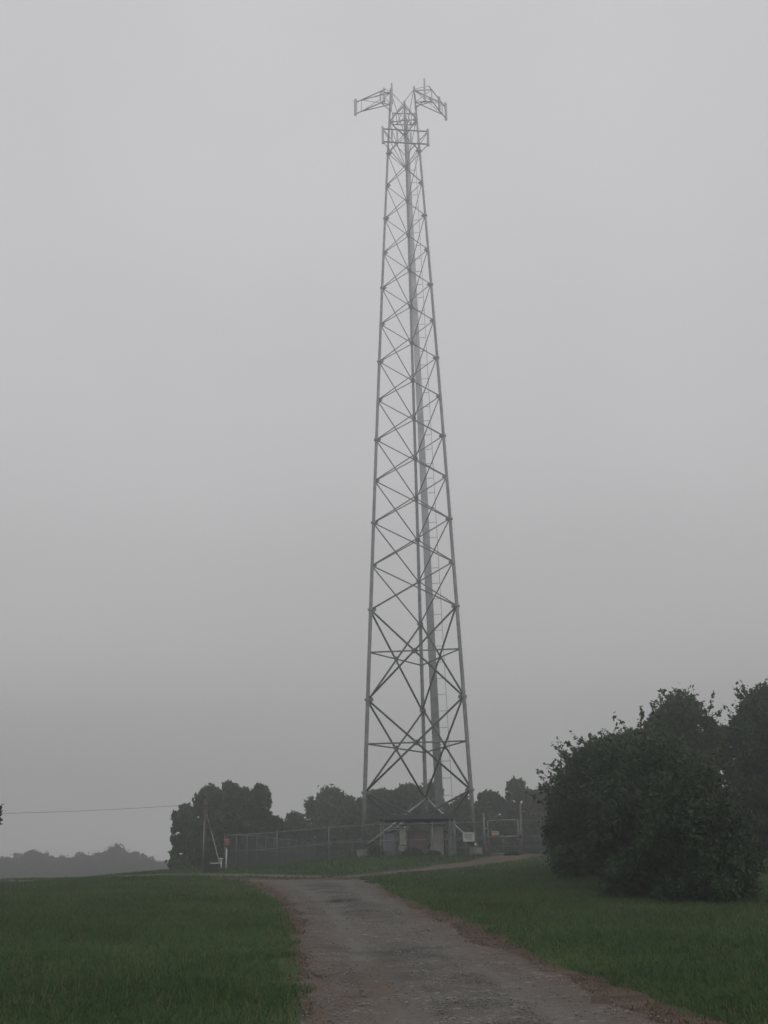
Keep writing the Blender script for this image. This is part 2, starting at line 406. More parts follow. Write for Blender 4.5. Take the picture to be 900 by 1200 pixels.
# loose stones on the drive
n = 120000
yy = np.exp(rng.uniform(math.log(8.5), math.log(40), n)); xx = rng.uniform(-4, 8, n)
Pp = np.c_[xx, yy]; s_ = road_sd(Pp); uu = (xx - np.interp(yy, GRAV_L[:, 1], GRAV_L[:, 0])) / 3.2
keep = (s_ < .1) & (rng.random(n) < np.where(np.abs(uu - .5) < .13, .9, np.where((np.abs(uu - .27) < .09) | (np.abs(uu - .75) < .09), .12, .5)) * (.25 + 1.1 * vnoise(xx, yy * .5, .8, 41)))
Pp = Pp[keep]; n = len(Pp)
oct_v = np.array([(1, 0, 0), (0, 1, 0), (-1, 0, 0), (0, -1, 0), (0, 0, .7), (0, 0, -.5)], float)
oct_f = np.array([(0, 1, 4), (1, 2, 4), (2, 3, 4), (3, 0, 4), (1, 0, 5), (2, 1, 5), (3, 2, 5), (0, 3, 5)])
sz = rng.gamma(2.5, .0024, n) + .0035 + Pp[:, 1] * .0001
sz = np.minimum(sz, .035)
an = rng.uniform(0, 6.28, n); V = oct_v[None] * rng.uniform(.6, 1.2, (n, 6, 1)) * sz[:, None, None]
c_, s2_ = np.cos(an)[:, None], np.sin(an)[:, None]
V = np.stack([V[..., 0] * c_ - V[..., 1] * s2_, V[..., 0] * s2_ + V[..., 1] * c_, V[..., 2]], -1)
V[..., 0] += Pp[:, :1]; V[..., 1] += Pp[:, 1:]; V[..., 2] += (g(Pp[:, 0], Pp[:, 1]) + .018)[:, None] + sz[:, None] * .2
me = np_mesh('loose_stones', V.reshape(-1, 3), (oct_f[None] + (np.arange(n) * 6)[:, None, None]).reshape(-1, 3), 3)
tag(link_mesh('loose_stones', me, STONE), 'loose grey stones scattered over the gravel drive', 'gravel', kind='stuff')

def blades(name, P, h, w, material, label, cat, seed, lean=.85, zo=0.):
    rg = np.random.default_rng(seed); n = len(P); az = rg.uniform(0, 6.283, n); ln = rg.gamma(2, lean / 2, n) * h; fa = rg.uniform(0, 6.283, n)
    dx, dy = np.cos(az) * ln, np.sin(az) * ln; wx, wy = np.cos(fa) * w / 2, np.sin(fa) * w / 2
    z0 = g(P[:, 0], P[:, 1]) - .01 + zo; x0, y0 = P.T
    V = np.stack([np.stack([x0 - wx, y0 - wy, z0], -1), np.stack([x0 + wx, y0 + wy, z0], -1),
                  np.stack([x0 + dx * .3 + wx * .8, y0 + dy * .3 + wy * .8, z0 + h * .6], -1), np.stack([x0 + dx * .3 - wx * .8, y0 + dy * .3 - wy * .8, z0 + h * .6], -1),
                  np.stack([x0 + dx, y0 + dy, z0 + h], -1)], 1)
    f = np.array([(0, 1, 2), (0, 2, 3), (3, 2, 4)])
    me = np_mesh(name, V.reshape(-1, 3), (f[None] + (np.arange(n) * 5)[:, None, None]).reshape(-1, 3), 3)
    return tag(link_mesh(name, me, material), label, cat, kind='stuff')

def scatter(n, d0, d1, az=.50, seed=1):
    rg = np.random.default_rng(seed); d = np.exp(rg.uniform(math.log(d0), math.log(d1), n)); a = rg.uniform(-az, az, n)
    return np.c_[d * np.sin(a), d * np.cos(a)]
P = scatter(330000, 8.5, 78, seed=2)
v_ = verge_sd(P) + (vnoise(P[:, 0], P[:, 1], 1.6, 21) - .5) * .5
dd = np.hypot(*P.T); rg = np.random.default_rng(3)
k = (v_ > -.06) | (rg.random(len(P)) < .04 * (road_sd(P) > 0)); P = P[k]; dd = dd[k]; v_ = v_[k]
n = len(P); clump = vnoise(P[:, 0], P[:, 1], 1.5, 4) * .6 + vnoise(P[:, 0], P[:, 1], .4, 6) * .4
hgt = (.03 + .10 * clump) * (.6 + .7 * rg.random(n)) * (1 + .006 * dd); hgt *= np.where(v_ < .35, .8, 1)
wid = .005 + .00042 * dd + rg.random(n) * .003
LFT = P[:, 0] < 0
blades('grass', P, hgt, wid, BLADE, 'short rough grass on both sides of the gravel drive', 'grass', 7)
P = scatter(15000, 9, 60, seed=12); v_ = verge_sd(P); P = P[v_ > 0]; rg = np.random.default_rng(13); dd = np.hypot(*P.T)
blades('seed_stalks', P, (.07 + .11 * rg.random(len(P))), .004 + .0003 * dd, BLADE_DRY, 'pale dry stalks standing in the green grass', 'grass', 14, .4)
P = scatter(140000, 8.5, 62, seed=22); v_ = verge_sd(P); r_ = road_sd(P) ; rg = np.random.default_rng(23)
k = (v_ < .08) & (r_ > -.25) & (rg.random(len(P)) < sstep(.35, .62, vnoise(P[:, 0], P[:, 1], 1.4, 31)) + .08); P = P[k]; dd = np.hypot(*P.T)
blades('dead_grass', P, (.01 + .035 * rg.random(len(P))), .006 + .0005 * dd, DEADM, 'reddish brown dead grass and leaves along the drive edges', 'dead grass', 24, 1.4)

# ------------------------------------------------------------------ lattice tower
TX, TY, PHI, H0, SEC = 2.0587, 74.37, -.1166, 5.793 + EYE, 6.096
def RAD(u): u = u / 9; return 3.8718 - 2.369 * u - .4227 * u * u
ANG = [PHI + math.radians(a_) for a_ in (210, 90, 330)]       # left leg, far leg, right leg
DH = {0: .12, 1: -.1, 2: -.17, 3: -.12, 4: -.03, 5: .03, 6: .03, 7: -.02, 8: -.15, 9: -.3}
def node(k, j, out=0.):
    R = RAD(k) + out; lo = math.floor(max(k, 0)); hi = min(lo + 1, 9); f = max(k, 0) - lo
    dh = DH[lo] * (1 - f) + DH[hi] * f
    return Vector((TX + R * math.cos(ANG[j]), TY + R * math.sin(ANG[j]), H0 + k * SEC + dh))
gbase = gz(TX, TY)
tower = empty('lattice_tower', (TX, TY, gbase), 'tall grey three-legged steel lattice tower fading into the fog, with antennas at its top', 'tower')
KB = (gbase + .35 - H0) / SEC
for j in range(3):
    mb = MB(); n0 = node(KB, j); pts = [n0] + [node(k, j) for k in range(0, 10)]
    rad = [.135, .13, .125, .12, .11, .105, .10, .095, .085, .08, .07]
    mb.tube(pts, rad, 12); leg = mb.build('leg', GALV, tower, True)
    for k in range(0, 9):
        p = node(k, j); d = (node(k + .1, j) - p).normalized(); r = .22 - .010 * k
        fm = MB(); fm.tube([p - d * .055, p - d * .005], r, 12); fm.tube([p + d * .005, p + d * .055], r, 12)
        for q in range(6):
            a_ = q * math.pi / 3; v = Vector((math.cos(a_), math.sin(a_), 0)) * (r - .03); fm.tube([p + v - d * .09, p + v + d * .09], .016, 5)
        fm.build('flange', GALV, leg)
    c = MB(); b0 = node(KB, j); gg = gz(b0.x, b0.y)
    c.tube([(b0.x, b0.y, gg - .4), (b0.x, b0.y, b0.z - .05)], .42, 20); c.build('concrete_pier', CONC, tower)
    c = MB(); c.box((b0.x, b0.y, b0.z - .03), (.5, .5, .04)); c.build('base_plate', GALV, tower)
# step bolts on the right and the far leg
for j in (1, 2):
    sb = MB(); side = Vector((1, 0, 0)) if j == 2 else Vector((-1, 0, 0)); k = .6
    while k < 8.9:
        p = node(k, j); sb.tube([p, p + side * .24], .007, 5); k += .076
    o = sb.build('step_bolts', GALV, tower); o['kind'] = 'stuff'
def brace(a_, b_, r, m, name='brace'):
    d = (b_ - a_).normalized(); mb = MB(); mb.tube([a_ + d * .12, b_ - d * .12], r, 8); return mb.build(name, m, tower, True)
def plate(c, u_, v_, s, name, parent):
    w = u_.cross(v_).normalized() * .012; mb = MB()
    mb.prism([(-s, -s * .5), (0, -s), (s, -s * .5), (s, s * .5), (0, s), (-s, s * .5)], -1, 1, lambda a1, b1, h: c + u_ * a1 + v_ * b1 + w * h)
    return mb.build(name, GALV_D, parent)
faces = ((0, 2), (0, 1), (1, 2))
panels = [(KB + .02, 0.0), (0, 1), (1, 2)] + [(2 + i * .5, 2.5 + i * .5) for i in range(14)]
for fi, (i, j) in enumerate(faces):
    for pi_, (k0, k1) in enumerate(panels):
        A, B, C, D_ = node(k0, i), node(k0, j), node(k1, i), node(k1, j)
        big = pi_ < 3; r = .066 if big else max(.028, .05 - .0017 * pi_)
        nrm = (B - A).cross(C - A).normalized() * (r * .9)
        brace(A + nrm, D_ + nrm, r, GALV_L if pi_ == 0 and j == 1 else STEEL_DK if big else GALV_D); brace(B - nrm, C - nrm, r, GALV_L if pi_ == 0 and i == 1 else STEEL_DK if big else GALV_D)  # base braces from the far leg: sky light on them put into paler colour
        if big and pi_ > 0:
            # crossing point of the X
            wA = (B - A).length; wC = (D_ - C).length; t = wA / (wA + wC)
            cx = A + (D_ - A) * t
            kk = k0 + (k1 - k0) * t
            brace(node(kk, i), node(kk, j), .05, GALV_D, 'horizontal_strut')
            plate(cx, (B - A).normalized(), Vector((0, 0, 1)), .20, 'gusset_plate', tower)
    for pi_ in range(1, 17):
        for e in (i, j):
            o_ = j if e == i else i
            k = panels[pi_][0]; p = node(k, e); d = (node(k, o_) - p).normalized()
            plate(p + d * .2, d, Vector((0, 0, 1)), .17 if k <= 2 else .12, 'gusset_plate', tower)
# feed line ladder: cables on its left part, the rest of it open
lb = at(515.2, 938, TY + 3.5); lt = at(475.6, 139, TY + 1.6)
lb = lb + (lb - lt) * ((lb.z - (gbase + 2.4)) / (lt.z - lb.z))
wdir = Vector((.985, -.17, 0)).normalized()
ladder = MB()
def lad(t, s): return lb + (lt - lb) * t + wdir * s
ladder.bar(lad(.005, .86), lad(.93, .62), .05, .03); lroot = ladder.build('feed_line_ladder', GALV, tower)
for s0, s1 in ((-.30, -.20),):
    r_ = MB(); r_.bar(lad(.005, s0), lad(.98, s1), .05, .03); r_.build('rail', GALV, lroot)
nr = 44
for q in range(nr):
    t = .03 + q * .0205; r_ = MB(); s1 = .86 - .25 * t; r_.bar(lad(t, -.29 + .1 * t), lad(t, s1), .028, .03); r_.build('rung', GALV, lroot)
for q in range(9):
    c_ = MB(); s0 = -.26 + q * .0605; s1 = -.17 + q * .038; f_ = Vector((0, -.06, 0))
    c_.tube([lad(0, s0) + f_, lad(.5, (s0 * .62 + s1 * .38)) + f_, lad(1 - .004 * (q % 3), s1) + f_], [.034, .033, .025], 8)
    c_.build('feed_cable', COAX, lroot, True)
# cables run down from the ladder to the bridge
c_ = MB()
for q in range(8):
    s0 = -.26 + q * .065; f_ = Vector((0, -.06, 0)); c_.tube([lad(.012, s0) + f_ + Vector((0, -.05, 0)), lad(-.004, s0) + f_, lad(-.03, s0) + f_ + Vector((0, 0, -1.2))], .04, 8)
c_.build('cable_drop', COAXD, tower, True)

# antenna frames near the top
def sector(name, pa, pb, anchors, hh, ants, reach_z=.0):
    """frame whose face runs from pa to pb (centre height), hh tall, held by arms to the anchors"""
    pa, pb = Vector(pa), Vector(pb); d = (pb - pa).normalized(); z = Vector((0, 0, 1)); mb = MB()
    for s in (-.5, .5): mb.tube([pa + z * hh * s, pb + z * hh * s], .045, 8)
    root = mb.build(name, GALV, tower, True)
    for t in (.18, .82):
        p = pa.lerp(pb, t); m2 = MB(); m2.tube([p - z * hh * .5, p + z * hh * .5], .03, 6); m2.build('upright', GALV, root)
    for ai, A in enumerate(anchors):
        A = Vector(A)
        for t in (.18, .82):
            p = pa.lerp(pb, t)
            for s in (-.5, .5):
                m2 = MB(); m2.tube([A + z * hh * s, p + z * hh * s], .038, 6); m2.build('support_arm', GALV, root)
            m2 = MB(); m2.tube([A + z * hh * .5, p - z * hh * .5], .022, 6); m2.tube([A - z * hh * .5, p + z * hh * .5], .022, 6); m2.build('diagonal_tie', GALV, root)
    out = Vector((d.y, -d.x, 0))
    if out.dot(pa - Vector((TX, TY, pa.z))) < 0: out = -out
    for (t, zc, h, w) in ants:
        p = pa.lerp(pb, t) + z * zc + out * .12; m2 = MB()
        m2.prism([(-w / 2, -.04), (w / 2, -.04), (w / 2, .02), (w / 3, .06), (-w / 3, .06), (-w / 2, .02)], -h / 2, h / 2, lambda a1, b1, hgt_: p + d * a1 + out * b1 + z * hgt_)
        q = m2.build('panel_antenna', ANT, root)
        m2 = MB(); m2.tube([p - out * .1 - z * (h / 2 + .12), p - out * .1 + z * (h / 2 + .12)], .03, 6); m2.build('mounting_pipe', GALV, root)
    return root
LJ, MJ, RJ = node(8.85, 0), node(8.85, 1), node(8.85, 2)
zc = node(8.72, 0).z
def flat(px, py, Y, z=None):
    p = at(px, py, Y)
    return p
Lf = at(417.5, 126.5, TY + .6); Ln = Vector(at(452, 126.5, TY - .9)); Ln.z = Lf.z
Rn = at(503, 120, TY - 1.2); Rf = Vector(at(521.5, 131, TY + 1.3)); Rn.z = Rf.z = Lf.z
sector('antenna_mount', Lf, Ln, [Vector((LJ.x, LJ.y, Lf.z))], 1.1, [(0.0, 0, 1.5, .26), (.97, .0, 1.2, .1)])
sector('antenna_mount', Rf, Rn, [Vector((RJ.x, RJ.y, Rf.z))], 1.1, [(0.02, 0, 1.6, .26), (.42, .0, 1.2, .12)])
Ma = Vector((MJ.x - 1.0, MJ.y + .9, Lf.z)); Mb = Vector((MJ.x + .9, MJ.y + 1.0, Lf.z))
sector('antenna_mount', Ma, Mb, [Vector((MJ.x, MJ.y, Lf.z))], 1.1, [(.03, .0, 1.1, .08), (.97, .0, 1.1, .08)])
# stays above the frames
LT, RT, MTp = node(9, 0), node(9, 2), node(9, 1)
for A, B in ((LT, Lf + Vector((0, 0, .55))), (LT, Ln + Vector((0, 0, .55))), (RT, Rn + Vector((0, 0, .55))), (RT, Rf + Vector((0, 0, .55)))):
    mb = MB(); mb.tube([A, B], .02, 6); mb.build('stay_rod', GALV, tower)
for p in (LT, RT, MTp):
    mb = MB(); mb.tube([p - Vector((0, 0, .1)), p + Vector((0, 0, .25))], .07, 8); mb.build('leg_cap', GALV, tower)
for (px, y0, y1, Y, r) in ((459.6, 97.5, 121, TY - 1.6, .08), (498, 92, 119, TY - 1.7, .08), (446.3, 106, 122, TY - 1.5, .02), (506, 106, 121, TY - 1.2, .02), (474.8, 123, 140, TY + 1.2, .035)):
    a_ = at(px, y0, Y); b_ = at(px, y1, Y); mb = MB(); mb.tube([(b_.x, b_.y, b_.z), (b_.x, b_.y, a_.z)], [r, r * .8], 8); mb.build('rod_antenna', ANT, tower)
    q = Vector((b_.x, b_.y, b_.z + .15)); tgt = min((LT, RT, MTp), key=lambda v: (v - q).length)
    mb = MB(); mb.bar(q, (tgt.x, tgt.y, q.z), .05); mb.build('bracket', GALV, tower)
# a top cap of horizontals between the legs and the platform below
for (k, r) in ((8.5, .035),):
    for (i, j) in faces: brace(node(k, i), node(k, j), r, GALV_D, 'horizontal_strut')
# lower square frame
z1 = at(448.5, 152, TY - 1.4).z; z2 = at(448.5, 167, TY - 1.4).z
pL = at(448.6, 160, TY - 1.5); pR = at(501.5, 160, TY - 1.1)
mb = MB()
for z_ in (z1, z2): mb.tube([(pL.x, pL.y, z_), (pR.x, pR.y, z_)], .055, 8)
fr = mb.build('lower_antenna_frame', GALV_D, tower, True)
for p, w in ((pL, .09), (pR, .1)):
    mb = MB(); mb.tube([(p.x, p.y, z2 - .15), (p.x, p.y, z1 + .2)], w, 8); mb.build('rod_antenna', ANT, fr)
for (a_, b_) in ((pL, pR),):
    back = Vector((TX + .1, TY + 1.9, 0))
    for e in (pL, pR):
        mb = MB()
        for z_ in (z1, z2): mb.tube([(e.x, e.y, z_), (back.x, back.y, z_)], .035, 6)
        mb.tube([(e.x, e.y, z1), (back.x, back.y, z2)], .022, 6)
        mb.build('support_arm', GALV_D, fr)
for t in (.2, .32, .62, .78):
    p = pL.lerp(pR, t); mb = MB(); mb.box((p.x, p.y + .15, (z1 + z2) / 2), (.13, .08, (z1 - z2) * .9)); mb.build('panel_antenna', ANT, fr)

# ------------------------------------------------------------------ compound fence
FH = 1.83
def chain(mb_pts, a_, b_, h, pitch=.058, wr=.0022):
    """diamond wire mesh between two ground points, as thin square strands following the ground"""
    a_ = np.array(a_); b_ = np.array(b_); Lg = np.hypot(*(b_ - a_)); n = int(Lg / pitch); V = []; Fl = []
    dirv = (b_ - a_) / Lg; nrm = np.array([-dirv[1], dirv[0]])
    out = []
    for sgn in (1, -1):
        s0 = np.arange(-int(h / pitch), n + int(h / pitch)) * pitch
        t0 = np.maximum(0, np.where(sgn > 0, -s0, s0 - Lg)); t1 = np.minimum(h, np.where(sgn > 0, Lg - s0, s0))
        ok = t1 - t0 > .02; s0, t0, t1 = s0[ok], t0[ok], t1[ok]
        for (m0, m1) in ((t0, t1),):
            A = np.c_[a_ + np.outer(s0 + sgn * m0, dirv), m0]; B = np.c_[a_ + np.outer(s0 + sgn * m1, dirv), m1]
            A[:, 2] += g(A[:, 0], A[:, 1]) + .06; B[:, 2] += g(B[:, 0], B[:, 1]) + .06
            out.append((A, B))
    A = np.vstack([o_[0] for o_ in out]); B = np.vstack([o_[1] for o_ in out])
    N3 = np.array([nrm[0], nrm[1], 0]) * wr; U3 = np.array([dirv[0], dirv[1], 0]) * wr * 1.4
    V = np.stack([A - U3, A + N3, A + U3, A - N3, B - U3, B + N3, B + U3, B - N3], 1)
    f = np.array([(0, 1, 5, 4), (1, 2, 6, 5), (2, 3, 7, 6), (3, 0, 4, 7)])
    mb_pts.append((V, f))
def chain_obj(segs, parent, h=FH - .06):
    acc = []
    for a_, b_ in segs: chain(acc, a_, b_, h)
    V = np.concatenate([v for v, _ in acc]); f = acc[0][1]; n = len(V)
    V = V.reshape(-1, 3) - np.array(parent_world(parent))
    me = np_mesh('chain_mesh', V, (f[None] + (np.arange(n) * 8)[:, None, None]).reshape(-1, 4), 4)
    return tag(link_mesh('chain_mesh', me, DARKW, parent), kind='stuff')
def line_up(a_, b_, z): n = max(2, int(math.dist(a_, b_) / 1.5)); return [(a_[0] + (b_[0] - a_[0]) * t / n, a_[1] + (b_[1] - a_[1]) * t / n, gz(a_[0] + (b_[0] - a_[0]) * t / n, a_[1] + (b_[1] - a_[1]) * t / n) + z) for t in range(n + 1)]
def fence(a_, b_, label, spacing=3.0, mid=True, xs=None, top=True):
    root = empty('chain_link_fence', (a_[0], a_[1], gz(*a_)), label, 'fence')
    L_ = math.dist(a_, b_); n = max(1, round(L_ / spacing)); ts = xs if xs is not None else [q / n for q in range(n + 1)]
    for q, t in enumerate(ts):
        x = a_[0] + (b_[0] - a_[0]) * t; y = a_[1] + (b_[1] - a_[1]) * t; z = gz(x, y); mb = MB(); end = t < .001 or t > .999
        mb.tube([(x, y, z - .3), (x, y, z + FH + .05)], .045 if end else .03, 10)
        po = mb.build('post', FGAL, root, True)
        mb = MB(); mb.tube([(x, y, z + FH + .05), (x, y, z + FH + .09)], [.05 if end else .035, .015], 10); mb.build('post_cap', GALV, po)
    mb = MB(); mb.tube(line_up(a_, b_, FH), .022, 8); mb.build('top_rail', FGAL, root, True)
    if mid: mb = MB(); mb.tube(line_up(a_, b_, FH * .52), .021, 8); mb.build('mid_rail', FGAL, root, True)
    mb = MB(); mb.tube(line_up(a_, b_, .07), .004, 5); mb.build('tension_wire', GALV, root, True)
    chain_obj([(a_, b_)], root); return root
CA = (-9.3, 66.0)
GA = tuple(at(568.5, 1000, 66.3))[:2]; GB = tuple(at(611.5, 1000, 66.0))[:2]
E1 = tuple(at(668, 1000, 65.8))[:2]
fence(CA, GA, 'chain link fence in front of the tower, from the red topped post to the gate')
fence(GB, E1, 'short run of chain link fence between the gate and the dark hedge')
BC = (-6.3, 98.0)
fence(CA, BC, 'left side run of the chain link fence, receding from the front corner')
fence(BC, (16, 99), 'back run of the chain link fence, behind the tower below the trees')
# gate
gz0 = gz(*GA)
gate = empty('swing_gate', (GA[0], GA[1], gz0), 'chain link gate with a small sign, between two gate posts', 'gate')
GAv, GBv = Vector((*GA, gz0)), Vector((*GB, gz(*GB)))
dv = (GBv - GAv).normalized()
for p, h in ((GAv, 2.35), (GBv + dv * .05, 2.75)):
    mb = MB(); mb.tube([p - Vector((0, 0, .3)), p + Vector((0, 0, h))], .06, 10); mb.build('gate_post', FGAL, gate, True)
a0 = GAv + dv * .22 + Vector((0, 0, .08)); b0 = GBv - dv * .14 + Vector((0, 0, .08))
for z_ in (0, FH * .5, FH): mb = MB(); mb.tube([a0 + Vector((0, 0, z_)), b0 + Vector((0, 0, z_))], .03, 8); mb.build('frame_tube', GALV, gate, True)
for p in (a0, b0): mb = MB(); mb.tube([p, p + Vector((0, 0, FH))], .03, 8); mb.build('frame_tube', GALV, gate, True)
for z_ in (.35, 1.5): mb = MB(); mb.box((GAv + dv * .1 + Vector((0, 0, z_))), (.24, .05, .06)); mb.build('hinge', GALV, gate)
mb = MB(); mb.box((GBv - dv * .05 + Vector((0, -.05, 1.0))), (.2, .05, .12)); mb.build('latch', DARK, gate)
chain_obj([((a0.x, a0.y), (b0.x, b0.y))], gate)

# signs on the fence
def sign(name, c, w, h, face, label, rows, mark=None):
    root = empty(name, c, label, 'sign'); c = Vector(c)
    mb = MB(); mb.box(c, (w, .008, h)); mb.build('panel', face, root)
    rg_ = random.Random(int(c.x * 100))
    for (u_, v_, ww, hh, m_) in rows:
        mb = MB(); mb.box(c + Vector((u_ * w, -.007, v_ * h)), (ww * w, .004, hh * h)); mb.build('printed_bar', m_, root)
    for sx in (-.44, .44):
        mb = MB(); mb.tube([c + Vector((sx * w, -.012, .42 * h)), c + Vector((sx * w, .05, .42 * h))], .008, 6); mb.build('tie', DARK, root)
    return root
p1 = at(549.3, 980.8, 66.2); sign('notice_sign', p1, .66, .5, SIGNW, 'white rectangular notice sign on the fence left of the gate',
     [(0, .27, .62, .07, INK), (0, .1, .72, .05, INK), (-.04, -.06, .6, .05, INK), (.02, -.22, .5, .05, INK)])
p2 = at(580.2, 977.2, 66.1); sign('warning_sign', p2, .42, .30, SIGNY, 'small cream and red warning sign hung on the gate',
     [(0, -.34, .99, .3, SIGNR), (0, .2, .7, .12, INK)])
p3 = at(557.3, 989.5, 66.1); mb = MB(); mb.box(p3, (.12, .06, .14)); mb.box(p3 + Vector((0, -.04, .02)), (.07, .04, .06)); mb.tube([p3 + Vector((0, 0, .06)), p3 + Vector((0, 0, .12))], .02, 6)
tag(mb.build('padlock_box', WHITEP, origin=p3), 'tiny white box on the fence rail below the white notice sign', 'box')

# ------------------------------------------------------------------ canopy and cabinets at the tower foot
YS = 70.0
def gpt(px, Y): p = at(px, 1000, Y); return Vector((p.x, p.y, gz(p.x, p.y)))
sL = gpt(449, YS); sR = gpt(534.5, YS); cz = at(492, 960.5, YS).z
can = empty('equipment_canopy', ((sL.x + sR.x) / 2, YS + 1, gz((sL.x + sR.x) / 2, YS + 1)), 'low dark flat roof on steel posts over the equipment cabinets at the tower foot', 'canopy')
mb = MB(); cxm = (sL.x + sR.x) / 2; wd = sR.x - sL.x
mb.box((cxm, YS + 1.1, cz + .17), (wd + .3, 2.7, .06)); rf = mb.build('roof', ROOFM, can)
mb = MB(); mb.box((cxm, YS - .27, cz + .16), (wd + .34, .05, .3)); mb.build('fascia', ROOFM, rf)
mb = MB(); mb.box((cxm, YS + 2.47, cz + .16), (wd + .34, .05, .3)); mb.build('fascia', ROOFM, rf)
for q in range(11):
    x = cxm - wd / 2 + wd * q / 10; mb = MB(); mb.box((x, YS + 1.1, cz + .215), (.05, 2.66, .035)); mb.build('roof_rib', ROOFM, rf)
for x in (sL.x + .05, sR.x - .3, sR.x - .04):
    for y in (YS - .05, YS + 2.2):
        z = gz(x, y); mb = MB(); mb.bar((x, y, z - .1), (x, y, cz + .05), .09); mb.build('post', GALV, can)
for y in (YS + .02, YS + 2.2):
    mb = MB(); mb.bar((sL.x, y, cz + .06), (sR.x, y, cz + .06), .1, .12); mb.build('beam', DARK, can)
for px in (456, 478):
    pass
mb = MB(); a_ = at(455, 969.5, YS + .2); b_ = at(479, 969.3, YS + .2); mb.bar(a_, b_, .05); a_ = at(455, 972.2, YS + .2); b_ = at(479, 972, YS + .2); mb.bar(a_, b_, .04); mb.build('cable_tray', GALV_L, can)
mb = MB(); a_ = at(475, 967, YS + .3); b_ = at(480.5, 960.5, YS + .3)
mb.bar(at(466.5, 968, YS + .1), at(473.5, 962, YS + .1), .07); mb.build('knee_brace', GALV_L, can)
def cabinet(name, px0, px1, py0, py1, Y, dep, m, label, doors=1, plinth=True, vents=0, lid=.03):
    a_ = at(px0, py0, Y); b_ = at(px1, py0, Y); xm = (a_.x + b_.x) / 2; w = b_.x - a_.x; zt = a_.z; zb = at((px0 + px1) / 2, py1, Y).z; gg = gz(xm, Y)
    root = empty(name, (xm, Y + dep / 2, min(zb, gg)), label, 'cabinet')
    mb = MB(); mb.box((xm, Y + dep / 2, (zt + zb) / 2), (w, dep, zt - zb)); mb.build('body', m, root)
    for q in range(doors):
        dw = w / doors; xc = xm - w / 2 + dw * (q + .5); mb = MB(); mb.box((xc, Y - .016, (zt + zb) / 2), (dw - .04, .03, zt - zb - .08)); dr = mb.build('door', m, root)
        mb = MB(); mb.box((xc + dw * .36, Y - .05, (zt + zb) / 2), (.035, .04, .16)); mb.build('handle', DARK, dr)
        for v in range(vents):
            mb = MB(); mb.box((xc, Y - .037, zb + .22 + v * .05 + (zt - zb) * .0), (dw * .55, .012, .018)); mb.build('louvre', DARK, dr)
    mb = MB(); mb.box((xm, Y + dep / 2 - .01, zt + lid / 2), (w + .06, dep + .06, lid)); mb.build('lid', m, root)
    if plinth:
        mb = MB(); mb.box((xm, Y + dep / 2, (gg + zb) / 2 - .05), (w + .1, dep + .1, max(.06, zb - gg + .1))); mb.build('plinth', CONC, root)
    else:
        for sx in (-.4, .4): mb = MB(); mb.bar((xm + sx * w, Y + dep / 2, gg - .1), (xm + sx * w, Y + dep / 2, zb), .05); mb.build('leg', GALV, root)
    return root
cabinet('equipment_cabinet', 449.5, 463, 977, 1005, YS + .5, .8, CABG, 'blue grey equipment cabinet at the left end under the canopy', 1, vents=4)
cabinet('equipment_cabinet', 468, 476, 972, 990.3, YS + .3, .35, CABL, 'tall narrow pale green box on legs under the left part of the canopy', 1, False)
cabinet('equipment_cabinet', 467.5, 475.5, 991.6, 998, YS + .3, .35, CABL, 'small pale box below the tall pale green one', 1, False)
cabinet('equipment_cabinet', 479, 500.5, 975, 1006, YS + .9, .9, CABR, 'wide brown double door equipment cabinet in the middle under the canopy', 2, vents=5)
cabinet('equipment_cabinet', 504, 519.5, 969.5, 1005, YS + .6, .8, CABB, 'tall beige equipment cabinet right of the brown one', 1, vents=3)
# weeds along the shelter
def weeds(c, r, n, h, seed, label, name='weed_clump', m=LEAF_A, ls=.05):
    rg_ = np.random.default_rng(seed); u_ = rg_.normal(size=(n, 3)); u_ /= np.linalg.norm(u_, axis=1)[:, None]; rr = rg_.random(n) ** .45
    Pc = np.c_[c[0] + u_[:, 0] * rr * r, c[1] + u_[:, 1] * rr * r * .7, np.abs(u_[:, 2]) * rr * h]; Pc[:, 2] += g(Pc[:, 0], Pc[:, 1])
    me = leaf_mesh(name, Pc - np.array((c[0], c[1], gz(*c[:2]))), ls, rg_)
    root = empty(name, (c[0], c[1], gz(*c[:2])), label, 'plant')
    o = link_mesh('foliage', me, m, root)
    mb = MB(); w = parent_world(root)
    for q in range(6):
        a1 = rg_.uniform(0, 6.28); mb.tube([w, w + Vector((math.cos(a1) * r * .5, math.sin(a1) * r * .4, h * .75))], [.012, .004], 5)
    mb.build('stem', TWIG, root); return root
def leaf_mesh(name, P, ls, rg_, aspect=.55, droop=0.):
    n = len(P); a_ = rg_.normal(size=(n, 3)); a_[:, 2] -= droop; a_ /= np.linalg.norm(a_, axis=1)[:, None]
    b_ = rg_.normal(size=(n, 3)); b_ -= (b_ * a_).sum(1)[:, None] * a_; b_ /= np.linalg.norm(b_, axis=1)[:, None]
    s = (ls * rg_.uniform(.45, 1.55, n))[:, None]; A = a_ * s; B = b_ * s * aspect
    V = np.stack([P - A, P + B - A * .1, P + A, P - B - A * .1], 1).reshape(-1, 3)
    return np_mesh(name, V, np.arange(n * 4).reshape(-1, 4), 4)
weeds(gpt(441, 69.3), .6, 1500, .75, 3, 'leafy weed clump at the left foot of the canopy')
weeds(gpt(484, 69.0), .7, 2200, .55, 4, 'low weed clump in front of the brown cabinet')
weeds(gpt(508, 69.0), .5, 1200, .35, 5, 'tiny weed clump in front of the beige cabinet')
weeds(gpt(600, 65.0), .5, 900, .2, 6, 'low weed clump at the foot of the gate')

